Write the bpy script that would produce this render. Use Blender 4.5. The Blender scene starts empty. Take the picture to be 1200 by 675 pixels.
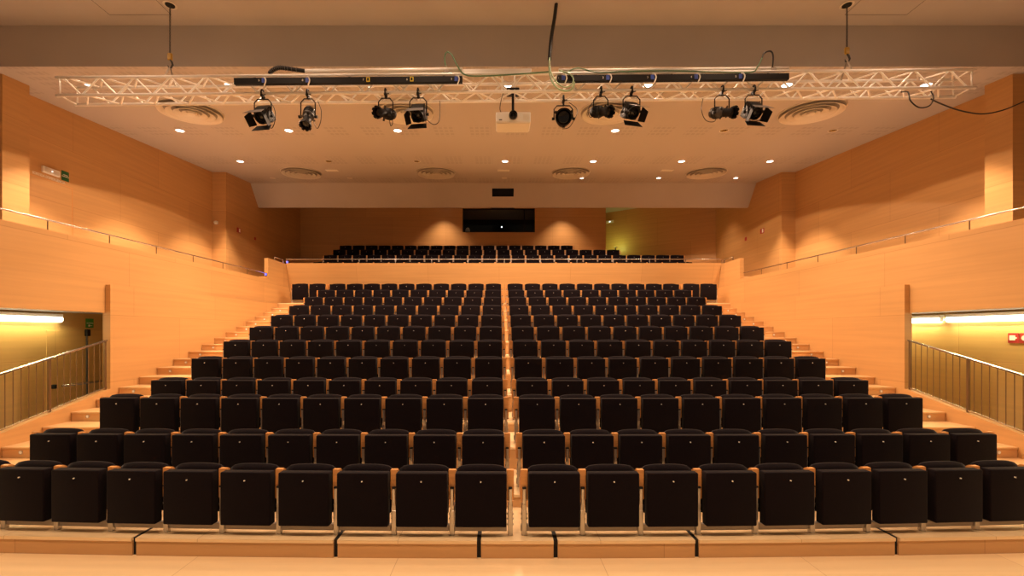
import bpy, bmesh, math, random
from mathutils import Vector, Matrix, Euler
random.seed(7)
PI = math.pi
SC = bpy.context.scene
COL = SC.collection
EYE = 2.117                      # camera height above the stage floor
CX = 0.15                        # centre line of the hall

# ------------------------------------------------------------------ camera, world, exposure
cam_d = bpy.data.cameras.new('camera'); cam = bpy.data.objects.new('camera', cam_d); COL.objects.link(cam)
cam.location = (0, 0, EYE); cam.rotation_euler = (PI/2, 0, 0)
cam_d.sensor_width = 36; cam_d.lens = 15.3; cam_d.shift_x = 0.0125; cam_d.shift_y = 0.04375
cam_d.clip_start = 0.05; cam_d.clip_end = 200
SC.camera = cam
SC.view_settings.view_transform = 'Standard'; SC.view_settings.look = 'None'
SC.view_settings.gamma = 1.0; SC.view_settings.use_curve_mapping = False
SC.view_settings.exposure = -0.04
W = bpy.data.worlds.new('world'); SC.world = W; W.use_nodes = True
W.node_tree.nodes['Background'].inputs[0].default_value = (1.0, 0.74, 0.50, 1)
W.node_tree.nodes['Background'].inputs[1].default_value = 0.15
try:
    SC.cycles.use_denoising = True; SC.cycles.max_bounces = 8; SC.cycles.diffuse_bounces = 4
    SC.cycles.sample_clamp_indirect = 4
except Exception: pass
LAMP = (1.0, 0.67, 0.44)         # warm halogen house light
SPOT_CORE = 230.0                # watts, narrow beam of a lit downlight
SPOT_WIDE = 360.0                # watts, wide beam of a lit downlight
STAGE_W = 430.0                  # watts of each added stage light
TUBE_E = 7.0                    # fluorescent tube emission

# ------------------------------------------------------------------ materials
def nmat(name):
    m = bpy.data.materials.new(name); m.use_nodes = True
    return m, m.node_tree, m.node_tree.nodes, m.node_tree.links, m.node_tree.nodes['Principled BSDF']
def plain(name, col, rough=0.5, metal=0.0, spec=0.5, noise=0.0, nscale=40, emit=None, es=1.0):
    m, t, N, L, b = nmat(name)
    b.inputs['Base Color'].default_value = (*col, 1); b.inputs['Roughness'].default_value = rough
    b.inputs['Metallic'].default_value = metal; b.inputs['Specular IOR Level'].default_value = spec
    if emit:
        b.inputs['Emission Color'].default_value = (*emit, 1); b.inputs['Emission Strength'].default_value = es
    if noise:
        tc = N.new('ShaderNodeTexCoord'); n = N.new('ShaderNodeTexNoise'); n.inputs['Scale'].default_value = nscale
        n.inputs['Detail'].default_value = 3
        r = N.new('ShaderNodeMapRange'); r.inputs['To Min'].default_value = 1-noise; r.inputs['To Max'].default_value = 1+noise
        r.inputs['From Min'].default_value = 0.3; r.inputs['From Max'].default_value = 0.7
        v = N.new('ShaderNodeVectorMath'); v.operation = 'SCALE'; v.inputs[0].default_value = col
        L.new(tc.outputs['Object'], n.inputs['Vector']); L.new(n.outputs['Fac'], r.inputs['Value'])
        L.new(r.outputs['Result'], v.inputs['Scale']); L.new(v.outputs['Vector'], b.inputs['Base Color'])
    return m
def wood(name, col, axis, bw=2.4, rh=1.22, rough=0.42, var=0.055, grain=0.075, gs=1.0, seam=0.72, spec=0.35, off=0.5):
    """veneer boards; axis = 'x' | 'y' (wall running along it) | 'f' (floor)"""
    m, t, N, L, b = nmat(name)
    b.inputs['Roughness'].default_value = rough; b.inputs['Specular IOR Level'].default_value = spec
    g = N.new('ShaderNodeNewGeometry'); s = N.new('ShaderNodeSeparateXYZ'); L.new(g.outputs['Position'], s.inputs[0])
    u, v = {'x': ('X', 'Z'), 'y': ('Y', 'Z'), 'f': ('X', 'Y')}[axis]
    c = N.new('ShaderNodeCombineXYZ'); L.new(s.outputs[u], c.inputs[0]); L.new(s.outputs[v], c.inputs[1])
    br = N.new('ShaderNodeTexBrick'); L.new(c.outputs[0], br.inputs['Vector'])
    br.inputs['Scale'].default_value = 1; br.inputs['Brick Width'].default_value = bw; br.inputs['Row Height'].default_value = rh
    br.inputs['Mortar Size'].default_value = 0.0035; br.inputs['Mortar Smooth'].default_value = 0.3; br.offset = off
    br.inputs['Color1'].default_value = (1+var, 1+var*1.0, 1+var*0.8, 1); br.inputs['Color2'].default_value = (1-var, 1-var*1.2, 1-var*1.5, 1)
    br.inputs['Mortar'].default_value = (seam, seam*0.9, seam*0.8, 1); br.inputs['Bias'].default_value = 0.0
    mp = N.new('ShaderNodeVectorMath'); mp.operation = 'MULTIPLY'; mp.inputs[1].default_value = (0.5*gs, 14*gs, 1)
    L.new(c.outputs[0], mp.inputs[0])
    n = N.new('ShaderNodeTexNoise'); n.inputs['Scale'].default_value = 1.0; n.inputs['Detail'].default_value = 4; n.inputs['Distortion'].default_value = 0.3
    L.new(mp.outputs[0], n.inputs['Vector'])
    r = N.new('ShaderNodeMapRange'); r.inputs['From Min'].default_value = 0.3; r.inputs['From Max'].default_value = 0.7
    r.inputs['To Min'].default_value = 1-grain; r.inputs['To Max'].default_value = 1+grain*0.6
    L.new(n.outputs['Fac'], r.inputs['Value'])
    a = N.new('ShaderNodeVectorMath'); a.operation = 'MULTIPLY'; a.inputs[1].default_value = col
    L.new(br.outputs['Color'], a.inputs[0])
    d = N.new('ShaderNodeVectorMath'); d.operation = 'SCALE'; L.new(a.outputs[0], d.inputs[0]); L.new(r.outputs['Result'], d.inputs['Scale'])
    L.new(d.outputs[0], b.inputs['Base Color'])
    return m
BEECH = (0.57, 0.325, 0.128)
M = {}
M['wood_y'] = wood('beech_panel_side', BEECH, 'y')
M['wood_x'] = wood('beech_panel_back', BEECH, 'x')
M['wood_f'] = wood('beech_floor', (0.90, 0.68, 0.40), 'f', bw=1.9, rh=1.7, rough=0.28, var=0.05, grain=0.05)
M['wood_tread'] = wood('beech_treads', (0.66, 0.42, 0.20), 'f', bw=3.1, rh=5, rough=0.35, var=0.05, grain=0.05)
M['wood_step'] = wood('beech_steps', (0.62, 0.36, 0.16), 'x', bw=3.1, rh=5, rough=0.35, var=0.05, grain=0.05)
M['wood_arm'] = wood('beech_armrest', (0.66, 0.31, 0.10), 'x', bw=50, rh=50, rough=0.35, var=0, grain=0.12, gs=3)
M['olive'] = wood('tinted_corridor_beech', (0.62, 0.42, 0.17), 'y', bw=2.1, rh=1.6, var=0.08)  # same beech, tint of the tube light put into its colour
M['fabric'] = plain('black_upholstery', (0.0050, 0.0026, 0.0042), 0.9, spec=0.10, noise=0.3, nscale=60)
M['fabric'].node_tree.nodes['Principled BSDF'].inputs['Sheen Weight'].default_value = 0.085
M['fabric'].node_tree.nodes['Principled BSDF'].inputs['Sheen Roughness'].default_value = 0.4
M['steel'] = plain('brushed_steel', (0.50, 0.47, 0.43), 0.35, 0.85)
M['beam'] = plain('grey_enamel', (0.36, 0.31, 0.26), 0.5, 0.3)
M['blackpl'] = plain('black_plastic', (0.010, 0.009, 0.010), 0.6, spec=0.25)
M['blackmetal'] = plain('black_metal', (0.008, 0.007, 0.008), 0.6, 0.0, spec=0.25)
M['greymetal'] = plain('dark_grey_metal', (0.07, 0.067, 0.066), 0.4, 0.4)
M['lit_door'] = plain('lit_barn_door', (0.16, 0.15, 0.15), 0.5, 0.2)  # paler copy: light on the upper door put into its colour
M['alu'] = plain('aluminium_tube', (0.97, 0.96, 0.93), 0.32, 0.05)
M['chrome'] = plain('polished_steel_rail', (0.62, 0.60, 0.58), 0.22, 0.95)
M['bronze'] = plain('brown_steel_post', (0.20, 0.13, 0.07), 0.4, 0.7)
M['paint'] = plain('white_ceiling_paint', (0.50, 0.46, 0.43), 0.75, spec=0.2, noise=0.03, nscale=1.2)
M['disc'] = plain('diffuser_metal', (0.74, 0.70, 0.62), 0.35, 0.25)
M['void_grey'] = plain('painted_duct_shade', (0.42, 0.38, 0.33), 0.6)  # shade between the diffuser vanes put into the backing colour
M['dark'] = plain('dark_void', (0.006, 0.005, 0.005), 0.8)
M['white'] = plain('white_plastic', (0.90, 0.89, 0.85), 0.4)
M['cream'] = plain('cream_plastic', (0.80, 0.76, 0.66), 0.4)
M['red'] = plain('red_sign', (0.42, 0.03, 0.03), 0.5)
M['green'] = plain('green_sign', (0.015, 0.12, 0.035), 0.5)
M['green2'] = plain('bright_green_sign', (0.05, 0.30, 0.06), 0.5)
M['yellow'] = plain('yellow_tag', (0.80, 0.62, 0.04), 0.5)
M['hook'] = plain('yellow_hoist_hook', (0.50, 0.30, 0.03), 0.5)
M['blue'] = plain('blue_socket', (0.06, 0.12, 0.55), 0.4)
M['blueled'] = plain('blue_led', (0.05, 0.05, 0.6), 0.4, emit=(0.12, 0.14, 1.0), es=2.5)
M['gcable'] = plain('green_cable', (0.10, 0.22, 0.12), 0.4)
M['lgcable'] = plain('pale_green_cable', (0.42, 0.60, 0.42), 0.4)
M['bcable'] = plain('black_cable', (0.015, 0.014, 0.014), 0.5)
M['lamp'] = plain('lit_lamp', (1, 1, 1), 0.5, emit=(1.0, 0.93, 0.82), es=9)
M['lampsmall'] = plain('unlit_lamp_glass', (0.60, 0.52, 0.42), 0.35)
M['tube'] = plain('fluorescent_tube', (1, 1, 1), 0.5, emit=(1.0, 0.93, 0.62), es=TUBE_E)
M['led'] = plain('white_led', (1, 1, 1), 0.5, emit=(0.8, 0.9, 1.0), es=3)
M['glass_dark'] = plain('lens_glass', (0.01, 0.01, 0.012), 0.08)
def glassmat():
    m, t, N, L, b = nmat('window_glass')
    b.inputs['Base Color'].default_value = (0.9, 0.95, 0.93, 1); b.inputs['Roughness'].default_value = 0.02
    b.inputs['Transmission Weight'].default_value = 1.0; b.inputs['IOR'].default_value = 1.2
    return m
M['glass'] = glassmat()
def perforated():
    """painted acoustic ceiling with groups of small slots in bands"""
    m, t, N, L, b = nmat('perforated_ceiling'); b.inputs['Roughness'].default_value = 0.75; b.inputs['Specular IOR Level'].default_value = 0.2
    g = N.new('ShaderNodeNewGeometry'); s = N.new('ShaderNodeSeparateXYZ'); L.new(g.outputs['Position'], s.inputs[0])
    def ma(op, a, c=None):
        n = N.new('ShaderNodeMath'); n.operation = op
        if isinstance(a, (int, float)): n.inputs[0].default_value = a
        else: L.new(a, n.inputs[0])
        if c is not None:
            if isinstance(c, (int, float)): n.inputs[1].default_value = c
            else: L.new(c, n.inputs[1])
        return n.outputs[0]
    X = ma('ADD', s.outputs['X'], 100.0-0.165); Y = ma('ADD', s.outputs['Y'], 0.0)
    cell = ma('LESS_THAN', ma('MODULO', X, 0.125), 0.085)
    grp = ma('LESS_THAN', ma('MODULO', X, 0.885), 0.52)
    rows = ma('LESS_THAN', ma('MODULO', Y, 0.2), 0.12)
    band = ma('LESS_THAN', ma('MODULO', ma('ADD', Y, -7.95), 2.35), 0.72)
    k = ma('MULTIPLY', ma('MULTIPLY', cell, grp), ma('MULTIPLY', rows, band))
    f = ma('SUBTRACT', 1.0, ma('MULTIPLY', k, 0.13))
    v = N.new('ShaderNodeVectorMath'); v.operation = 'SCALE'; v.inputs[0].default_value = (0.50, 0.46, 0.43)
    L.new(f, v.inputs['Scale']); L.new(v.outputs[0], b.inputs['Base Color'])
    return m
M['perf'] = perforated()

# ------------------------------------------------------------------ mesh helpers
class MB:
    def __init__(s): s.bm = bmesh.new()
    def box(s, x0, x1, y0, y1, z0, z1, bev=0.0, seg=2, mat=None):
        T = Matrix.Translation(((x0+x1)/2, (y0+y1)/2, (z0+z1)/2)) @ Matrix.Diagonal((abs(x1-x0), abs(y1-y0), abs(z1-z0), 1))
        if mat is not None: T = mat @ T
        r = bmesh.ops.create_cube(s.bm, size=1, matrix=T)
        if bev > 0:
            es = list({e for v in r['verts'] for e in v.link_edges})
            bmesh.ops.bevel(s.bm, geom=es, offset=bev, segments=seg, affect='EDGES', profile=0.5)
        return s
    def prism(s, pts, axis, a0, a1):
        """polygon pts in the plane normal to axis: 'x' -> (y,z), 'y' -> (x,z), 'z' -> (x,y)"""
        f = {'x': lambda p, a: (a, p[0], p[1]), 'y': lambda p, a: (p[0], a, p[1]), 'z': lambda p, a: (p[0], p[1], a)}[axis]
        lo = [s.bm.verts.new(f(p, a0)) for p in pts]; hi = [s.bm.verts.new(f(p, a1)) for p in pts]
        n = len(pts); s.bm.faces.new(lo); s.bm.faces.new(hi[::-1])
        for i in range(n): s.bm.faces.new((lo[i], hi[i], hi[(i+1) % n], lo[(i+1) % n]))
        return s
    def tube(s, pts, r, n=8, caps=True):
        pts = [Vector(p) for p in pts]; rings = []
        up = Vector((0.13, 0.31, 0.94))
        for i, p in enumerate(pts):
            d = (pts[min(i+1, len(pts)-1)] - pts[max(i-1, 0)]).normalized()
            a = d.cross(up)
            if a.length < 1e-3: a = d.cross(Vector((1, 0, 0)))
            a.normalize(); b = d.cross(a).normalized()
            rr = r[i] if isinstance(r, (list, tuple)) else r
            rings.append([s.bm.verts.new(p + a*rr*math.cos(2*PI*k/n) + b*rr*math.sin(2*PI*k/n)) for k in range(n)])
        for i in range(len(rings)-1):
            for k in range(n):
                s.bm.faces.new((rings[i][k], rings[i+1][k], rings[i+1][(k+1) % n], rings[i][(k+1) % n]))
        if caps: s.bm.faces.new(rings[0]); s.bm.faces.new(rings[-1][::-1])
        return s
    def lathe(s, prof, mat=None, n=24, close=True):
        """prof: (radius, height) list about local z"""
        rings = []
        for r, h in prof:
            rings.append([s.bm.verts.new(((mat or Matrix()) @ Vector((r*math.cos(2*PI*k/n), r*math.sin(2*PI*k/n), h)))) for k in range(n)])
        for i in range(len(rings)-1):
            for k in range(n): s.bm.faces.new((rings[i][k], rings[i][(k+1) % n], rings[i+1][(k+1) % n], rings[i+1][k]))
        if close: s.bm.faces.new(rings[0][::-1]); s.bm.faces.new(rings[-1])
        return s
    def xf(s, mat): bmesh.ops.transform(s.bm, matrix=mat, verts=s.bm.verts); return s
    def build(s, name, mat, parent=None, smooth=False, loc=None):
        bmesh.ops.recalc_face_normals(s.bm, faces=s.bm.faces)
        me = bpy.data.meshes.new(name); s.bm.to_mesh(me); s.bm.free()
        me.materials.append(mat)
        if smooth:
            for p in me.polygons: p.use_smooth = True
        o = bpy.data.objects.new(name, me); COL.objects.link(o)
        if parent: o.parent = parent
        if loc: o.location = loc
        return o
def smooth_pts(pts, k=6):
    pts = [Vector(p) for p in pts]; out = []
    q = [pts[0]] + pts + [pts[-1]]
    for i in range(1, len(q)-2):
        for j in range(k):
            t = j/k; a, b, c, d = q[i-1], q[i], q[i+1], q[i+2]
            out.append(0.5*((2*b) + (c-a)*t + (2*a-5*b+4*c-d)*t*t + (3*b-a-3*c+d)*t**3))
    out.append(pts[-1]); return out
def empty(name, loc=(0, 0, 0), rot=(0, 0, 0)):
    o = bpy.data.objects.new(name, None); COL.objects.link(o); o.location = loc; o.rotation_euler = rot
    o.empty_display_size = 0.1; return o
def tag(o, label, cat, group=None, kind=None):
    o['label'] = label; o['category'] = cat
    if group: o['group'] = group
    if kind: o['kind'] = kind
    return o
def struct(o, label, cat): return tag(o, label, cat, kind='structure')
def rebase(o):
    """put the origin of a top-level mesh at the base of its own bounds"""
    vs = [v.co for v in o.data.vertices]
    c = Vector(((min(v.x for v in vs)+max(v.x for v in vs))/2, (min(v.y for v in vs)+max(v.y for v in vs))/2, min(v.z for v in vs)))
    o.data.transform(Matrix.Translation(-c)); o.location = c; return o
def copy_tree(o, parent=None):
    c = o.copy(); COL.objects.link(c); c.parent = parent
    for ch in KIDS.get(o.name, []): copy_tree(ch, c)
    return c
KIDS = {}
def index_kids(root):
    KIDS[root.name] = [c for c in bpy.data.objects if c.parent == root]
    for c in KIDS[root.name]: index_kids(c)
def H(h): return EYE + h

ORD = ['zeroth', 'first', 'second', 'third', 'fourth', 'fifth', 'sixth', 'seventh', 'eighth', 'ninth', 'tenth', 'eleventh', 'twelfth',
       'thirteenth', 'fourteenth', 'fifteenth', 'sixteenth', 'seventeenth', 'eighteenth', 'nineteenth', 'twentieth', 'twenty-first',
       'twenty-second', 'twenty-third', 'twenty-fourth', 'twenty-fifth']
# ------------------------------------------------------------------ geometry constants
S = 0.1446
NR = [0, 1, 3, 4, 6, 8, 10, 12, 14, 16, 18, 20]            # risers below each row
ROWY = [4.18 + 0.899*i for i in range(12)]
def rowz(k): return H(-1.947 + NR[k]*S)
BOWS = [0.0058, 0.0022, 0.0018] + [0.0011]*9
NOSE = 0.22
LW = 7.20                                                   # half width of the stalls between the wing walls
def ceilh(y): return H(3.981 + 0.09*y)

# ------------------------------------------------------------------ stage floor and stepped floor
def slab(name, x0, x1, y0, y1, z0, z1, mat, label, cat='floor'):
    return struct(MB().box(x0, x1, y0, y1, z0, z1).build(name, mat), label, cat)
slab('floor', -10.6, 10.9, -4, 4.87, -0.25, 0.0, M['wood_f'], 'light wooden stage floor in front of the first row')
for k in range(1, 12):
    y0 = ROWY[k]-NOSE; y1 = ROWY[k+1]-NOSE if k < 11 else 15.0
    hw = 5.95 if 1 <= k < 11 else LW-0.001
    if k == 1: y0 += 0.0
    b = MB().box(CX-hw, CX+hw, y0, y1, -0.2, rowz(k)-0.03)
    o = b.build('floor', M['wood_step']); struct(o, f'beech riser and deck under the {ORD[k+1]} row of seats', 'floor')
    b = MB().box(CX-hw, CX+hw, y0-0.012, y1+(-0.012 if k < 11 else 0), rowz(k)-0.03, rowz(k))
    o = b.build('floor', M['wood_f']); struct(o, f'beech tread under the {ORD[k+1]} row of seats', 'floor')
# front platform: movable sections with dark filler painting the shade in their gaps
JX = [-7.05, -3.47, -1.54, -0.19, 0.53, 1.86, 3.78, 7.35]
def bow(x, a): return a*(x-CX)**2
for i in range(7):
    a, b_ = JX[i]+0.02, JX[i+1]-0.02
    yb = ROWY[1]-NOSE-0.002
    n = 8; xs = [a+(b_-a)*j/n for j in range(n+1)]
    front = [(x, 4.07+bow(x, 0.0042)) for x in xs]
    t = empty('seating_platform', ((a+b_)/2, 4.4, 0))
    off = Matrix.Translation((-(a+b_)/2, -4.4, 0))
    MB().prism([(x, y+0.012) for x, y in front] + [(b_, yb), (a, yb)], 'z', 0.001, 0.14).xf(off).build('riser', M['wood_step'], t)
    if i: MB().box(a-0.04+0.001, a-0.001, 4.10+bow(a, 0.0042), yb, 0.001, 0.165).xf(off).build('gap_shade', M['dark'], t)
    MB().prism(front + [(b_, yb), (a, yb)], 'z', 0.14, 0.17).xf(off).build('deck', M['wood_f'], t)
    lab = ['leftmost beech platform section, low step under the front row by the left railing', 'second beech platform section from the left under the front row',
           'third beech platform section from the left, left of the centre gap', 'short middle beech platform section under the centre gap of the front row',
           'beech platform section just right of the short middle one', 'second beech platform section from the right under the front row',
           'rightmost beech platform section, low step under the front row by the right railing'][i]
    tag(t, lab, 'platform', 'front platform sections')

# ------------------------------------------------------------------ side stairs
for sgn, side in ((-1, 'left'), (1, 'right')):
    xi, xo = CX+sgn*5.955, CX+sgn*(LW-0.004)
    steps = [(4.865, -1.80), (5.62, -1.77), (6.17, -1.62), (6.72, -1.453), (7.17, -1.305), (7.62, -1.158)] + \
            [(8.07+0.45*j, -1.010+0.1476*j) for j in range(0, 13)]
    for i, (y, h) in enumerate(steps):
        y1 = steps[i+1][0] if i+1 < len(steps) else 13.84
        b = MB().box(min(xi, xo), max(xi, xo), y, y1, 0.0, H(h)-0.03)
        struct(b.build('stairs', M['wood_step']), f'beech riser of the {ORD[i+1]} step of the {side} aisle stair', 'stairs')
        b = MB().box(min(xi, xo), max(xi, xo), y-0.012, y1-0.012, H(h)-0.03, H(h), 0.004, 1)
        struct(b.build('stairs', M['wood_tread']), f'beech tread of the {ORD[i+1]} step of the {side} aisle stair', 'stairs')
        if i >= 2 and i not in (3,):
            t = empty('step_light', (CX+sgn*(LW-0.27), y, H(h)-0.075))
            rot = Matrix.Rotation(PI/2, 4, 'X')
            MB().lathe([(0.030, 0), (0.030, 0.006), (0.022, 0.008)], rot, 16).build('bezel', M['steel'], t)
            MB().lathe([(0.020, 0.008), (0.020, 0.010), (0.002, 0.012)], rot, 12).build('lens', M['white'], t)
            tag(t, f'small round step light in the {ORD[i+1]} riser of the {side} aisle stair', 'step light', 'round step lights on the aisle stairs')
# ------------------------------------------------------------------ side walls of the stalls
for sgn, side in ((-1, 'left'), (1, 'right')):
    def xs(a, b): return (CX+sgn*a, CX+sgn*b)
    a0, a1 = xs(LW, LW+0.088)
    # wing wall beside the stair
    b = MB().prism([(7.89, 0), (14.60, 0), (14.60, H(0.93)), (7.89, H(0.875))], 'x', a0, a1)
    struct(b.build(f'wall_{side}', M['wood_y']), f'beech wing wall beside the {side} stair, below the ledge', 'wall')
    # gallery parapet above
    p0, p1 = xs(LW+0.09, LW+0.21)
    b = MB().prism([(2.2, H(0.365)), (7.97, H(0.365)), (7.97, 0.0), (15.4, 0.0), (15.4, H(2.31)), (13.45, H(2.31)), (13.45, H(1.67)), (2.2, H(1.60))], 'x', p0, p1)
    struct(b.build(f'wall_{side}', M['wood_y']), f'beech gallery parapet wall on the {side}', 'wall')
    # sloping string board under the railing
    q0, q1 = xs(LW-0.001, LW+0.09)
    b = MB().prism([(4.88, 0), (7.889, 0), (7.889, H(-1.015)), (6.1, H(-1.442)), (4.88, H(-1.735))], 'x', q0, q1)
    struct(b.build('trim_1' if side == 'left' else 'trim_2', M['wood_y']), f'sloping beech kerb board under the {side} stair railing', 'trim')
    # gallery floor and corridor ceiling
    g0, g1 = xs(LW+0.21, 9.55)
    struct(MB().box(min(g0, g1), max(g0, g1), 2.2, 14.25, H(0.40), H(0.90)).build('floor', M['paint']), f'floor slab of the {side} gallery, ceiling of the corridor below', 'floor')
    # corridor outer wall
    c0, c1 = xs(8.72, 8.85)
    struct(MB().box(min(c0, c1), max(c0, c1), 2.2, 12.0, 0.0, H(0.40)).build(f'wall_{side}', M['olive']), f'veneered outer wall of the {side} side corridor', 'wall')
    e0, e1 = xs(LW+0.21, 8.72)
    struct(MB().box(min(e0, e1), max(e0, e1), 11.88, 12.0, 0.0, H(0.40)).build(f'wall_{side}', M['olive']), f'far end wall of the {side} side corridor', 'wall')
    # upper outer wall, pier, rear side wall
    u0, u1 = xs(9.55, 9.75)
    yk = 8.34
    def pc(y, d=0.0): return (y, ceilh(y)-d)
    b = MB().prism([(yk, H(0.90)), (14.25, H(0.90)), pc(14.25), pc(yk)], 'x', u0, u1)
    struct(b.build(f'wall_{side}', M['wood_y']), f'tall beech wall behind the {side} gallery', 'wall')
    k0, k1 = xs(9.15, 9.75)
    b = MB().prism([(7.88, H(0.90)), (8.338, H(0.90)), pc(8.338), pc(7.88)], 'x', k0, k1)
    o = b.build(f'wall_{side}', M['wood_y']); struct(o, f'beech pier at the stage end of the {side} gallery', 'wall')
    n0, n1 = xs(9.75, 9.95)
    struct(MB().box(min(n0, n1), max(n0, n1), 2.2, 7.86, 0, H(5.386)).build(f'wall_{side}', M['wood_y']), f'beech wall beside the stage on the {side}', 'wall')
    r0, r1 = xs(9.10, 9.75)
    yend = 19.6 if side == 'left' else 18.57
    poly = [(14.252, H(0.90)), (yend, H(0.90)), (yend, H(5.80)), (15.9, H(5.80)), pc(15.60), pc(14.252)]
    b = MB().prism(poly, 'x', r0, r1)
    struct(b.build(f'wall_{side}', M['wood_y']), f'beech wall of the rear balcony on the {side}', 'wall')

# balcony parapet, leaning towards the stage
b = MB().prism([(14.55, H(2.33)), (14.68, H(2.33)), (15.13, H(0.8)), (15.01, H(0.8))], 'x', CX-LW-0.08, CX+LW+0.08)
struct(b.build('wall_back', M['wood_x']), 'leaning beech parapet of the rear balcony above the last stalls row', 'wall')
# balcony tiers
BY = [15.96, 16.80, 17.72, 18.65]; BH = [1.96, 2.36, 2.74, 3.10]
for k in range(4):
    y0 = 15.14 if k == 0 else BY[k]-0.2; y1 = BY[k+1]-0.2 if k < 3 else 21.6
    xl = CX-9.098; xr = CX+9.098
    b = MB().box(xl, xr, y0, y1, H(0.9), H(BH[k]))
    struct(b.build('floor', M['wood_step']), f'tier under the {ORD[k+1]} balcony row', 'floor')
# rear wall with the control room opening
wx0, wx1, wz0, wz1 = -1.65, 1.61, H(4.53), H(5.60)
b = MB()
b.box(CX-9.1, wx0, 19.6, 19.75, H(3.10), H(5.8)); b.box(wx1, 4.80, 19.6, 19.75, H(3.10), H(5.8))
b.box(wx0, wx1, 19.6, 19.75, H(3.10), wz0); b.box(wx0, wx1, 19.6, 19.75, wz1, H(5.8))
struct(b.build('wall_back', M['wood_x']), 'beech rear wall behind the balcony with the control room window', 'wall')
struct(MB().prism([(4.80, 19.75), (4.70, 19.75), (4.70, 21.6), (4.80, 21.6)], 'z', H(3.1), H(5.8)).build('wall_back', M['wood_y']), 'return wall beside the rear entrance', 'wall')
struct(MB().prism([(9.25, 18.571), (4.6, 21.38), (4.6, 21.6), (9.25, 18.80)], 'z', H(3.101), H(5.8)).build('wall_right', M['wood_x']), 'oblique beech wall of the rear entrance on the right', 'wall')
# control room box
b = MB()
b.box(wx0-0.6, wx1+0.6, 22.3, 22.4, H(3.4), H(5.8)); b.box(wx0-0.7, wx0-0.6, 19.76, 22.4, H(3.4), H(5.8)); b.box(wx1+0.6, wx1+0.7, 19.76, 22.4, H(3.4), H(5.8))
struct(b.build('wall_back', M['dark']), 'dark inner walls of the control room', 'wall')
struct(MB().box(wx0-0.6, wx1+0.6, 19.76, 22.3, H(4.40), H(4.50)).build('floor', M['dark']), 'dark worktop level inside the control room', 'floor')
t = empty('window_1', ((wx0+wx1)/2, 19.66, wz0))
W2 = (wx1-wx0)/2; Hh = wz1-wz0
MB().box(-W2, W2, -0.05, 0.08, -0.0, 0.03).box(-W2, -W2+0.03, -0.05, 0.08, 0.03, Hh-0.03).box(W2-0.03, W2, -0.05, 0.08, 0.03, Hh-0.03).box(-W2, W2, -0.05, 0.08, Hh-0.03, Hh).box(W2-0.50, W2-0.45, -0.02, 0.05, 0.03, Hh-0.03).build('window_frame', M['blackmetal'], t)
MB().box(-W2+0.03, W2-0.03, 0.01, 0.018, 0.03, Hh-0.03).build('pane', M['glass'], t)
struct(t, 'dark control room window in the rear wall', 'window')
# ------------------------------------------------------------------ ceilings
b = MB().prism([(7.63, ceilh(7.63)), (15.65, ceilh(15.65)), (15.65, ceilh(15.65)+0.12), (7.75, ceilh(7.75)+0.12)], 'x', CX-9.95, CX+9.95)
struct(b.build('ceiling', M['perf']), 'sloping white perforated ceiling over the stalls', 'ceiling')
b = MB().prism([(7.629, ceilh(7.63)), (7.75, ceilh(7.75)+0.121), (7.75, H(5.60)), (7.629, H(5.60))], 'x', CX-9.95, CX+9.95)
struct(b.build('ceiling', M['paint']), 'plain downstand between stage ceiling and stalls ceiling', 'ceiling')
struct(MB().box(CX-9.95, CX+9.95, -4, 7.628, H(5.386), H(5.6)).build('ceiling', M['paint']), 'plain white ceiling over the stage', 'ceiling')
# leaning bulkhead over the balcony, with a small dark port
def bulk(x0, x1, t0, t1):
    """piece of the bulkhead between fractions t0..t1 of its height"""
    A = Vector((15.65, ceilh(15.65))); B = Vector((16.17, H(4.655)))
    a = A.lerp(B, t0); c = A.lerp(B, t1)
    return [(a.x, a.y), (c.x, c.y), (c.x+0.12, c.y+0.02), (a.x+0.12, a.y+0.02)]
px0, px1 = -0.26, 0.53
b = MB()
for x0, x1, t0, t1 in ((CX-9.099, px0, 0, 1), (px1, CX+9.099, 0, 1), (px0, px1, 0, 0.20), (px0, px1, 0.55, 1)):
    b.prism(bulk(x0, x1, t0, t1), 'x', x0, x1)
struct(b.build('wall_back', M['paint']), 'leaning white bulkhead between the ceiling and the balcony', 'wall')
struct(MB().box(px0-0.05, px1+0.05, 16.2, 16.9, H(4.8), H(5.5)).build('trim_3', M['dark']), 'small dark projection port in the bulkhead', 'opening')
struct(MB().box(CX-9.9, CX+9.9, 15.92, 23, H(5.801), H(5.95)).build('ceiling', M['paint']), 'ceiling over the rear balcony', 'ceiling')

# ceiling hatches drawn as thin dark joints
for sgn, side in ((-1, 'left'), (1, 'right')):
    x0, x1 = sorted((CX+sgn*5.70, CX+sgn*6.75)); z = H(5.386)
    b = MB()
    for (a, c, d, e) in ((x0, x1, 7.364, 7.37), (x0, x1, 6.3, 6.306), (x0, x0+0.006, 6.3, 7.37), (x1-0.006, x1, 6.3, 7.37)): b.box(a, c, d, e, z-0.003, z-0.0005)
    tag(b.build('access_hatch', M['greymetal']), f'thin outline of the flush ceiling hatch on the {side} above the truss', 'hatch')

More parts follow.
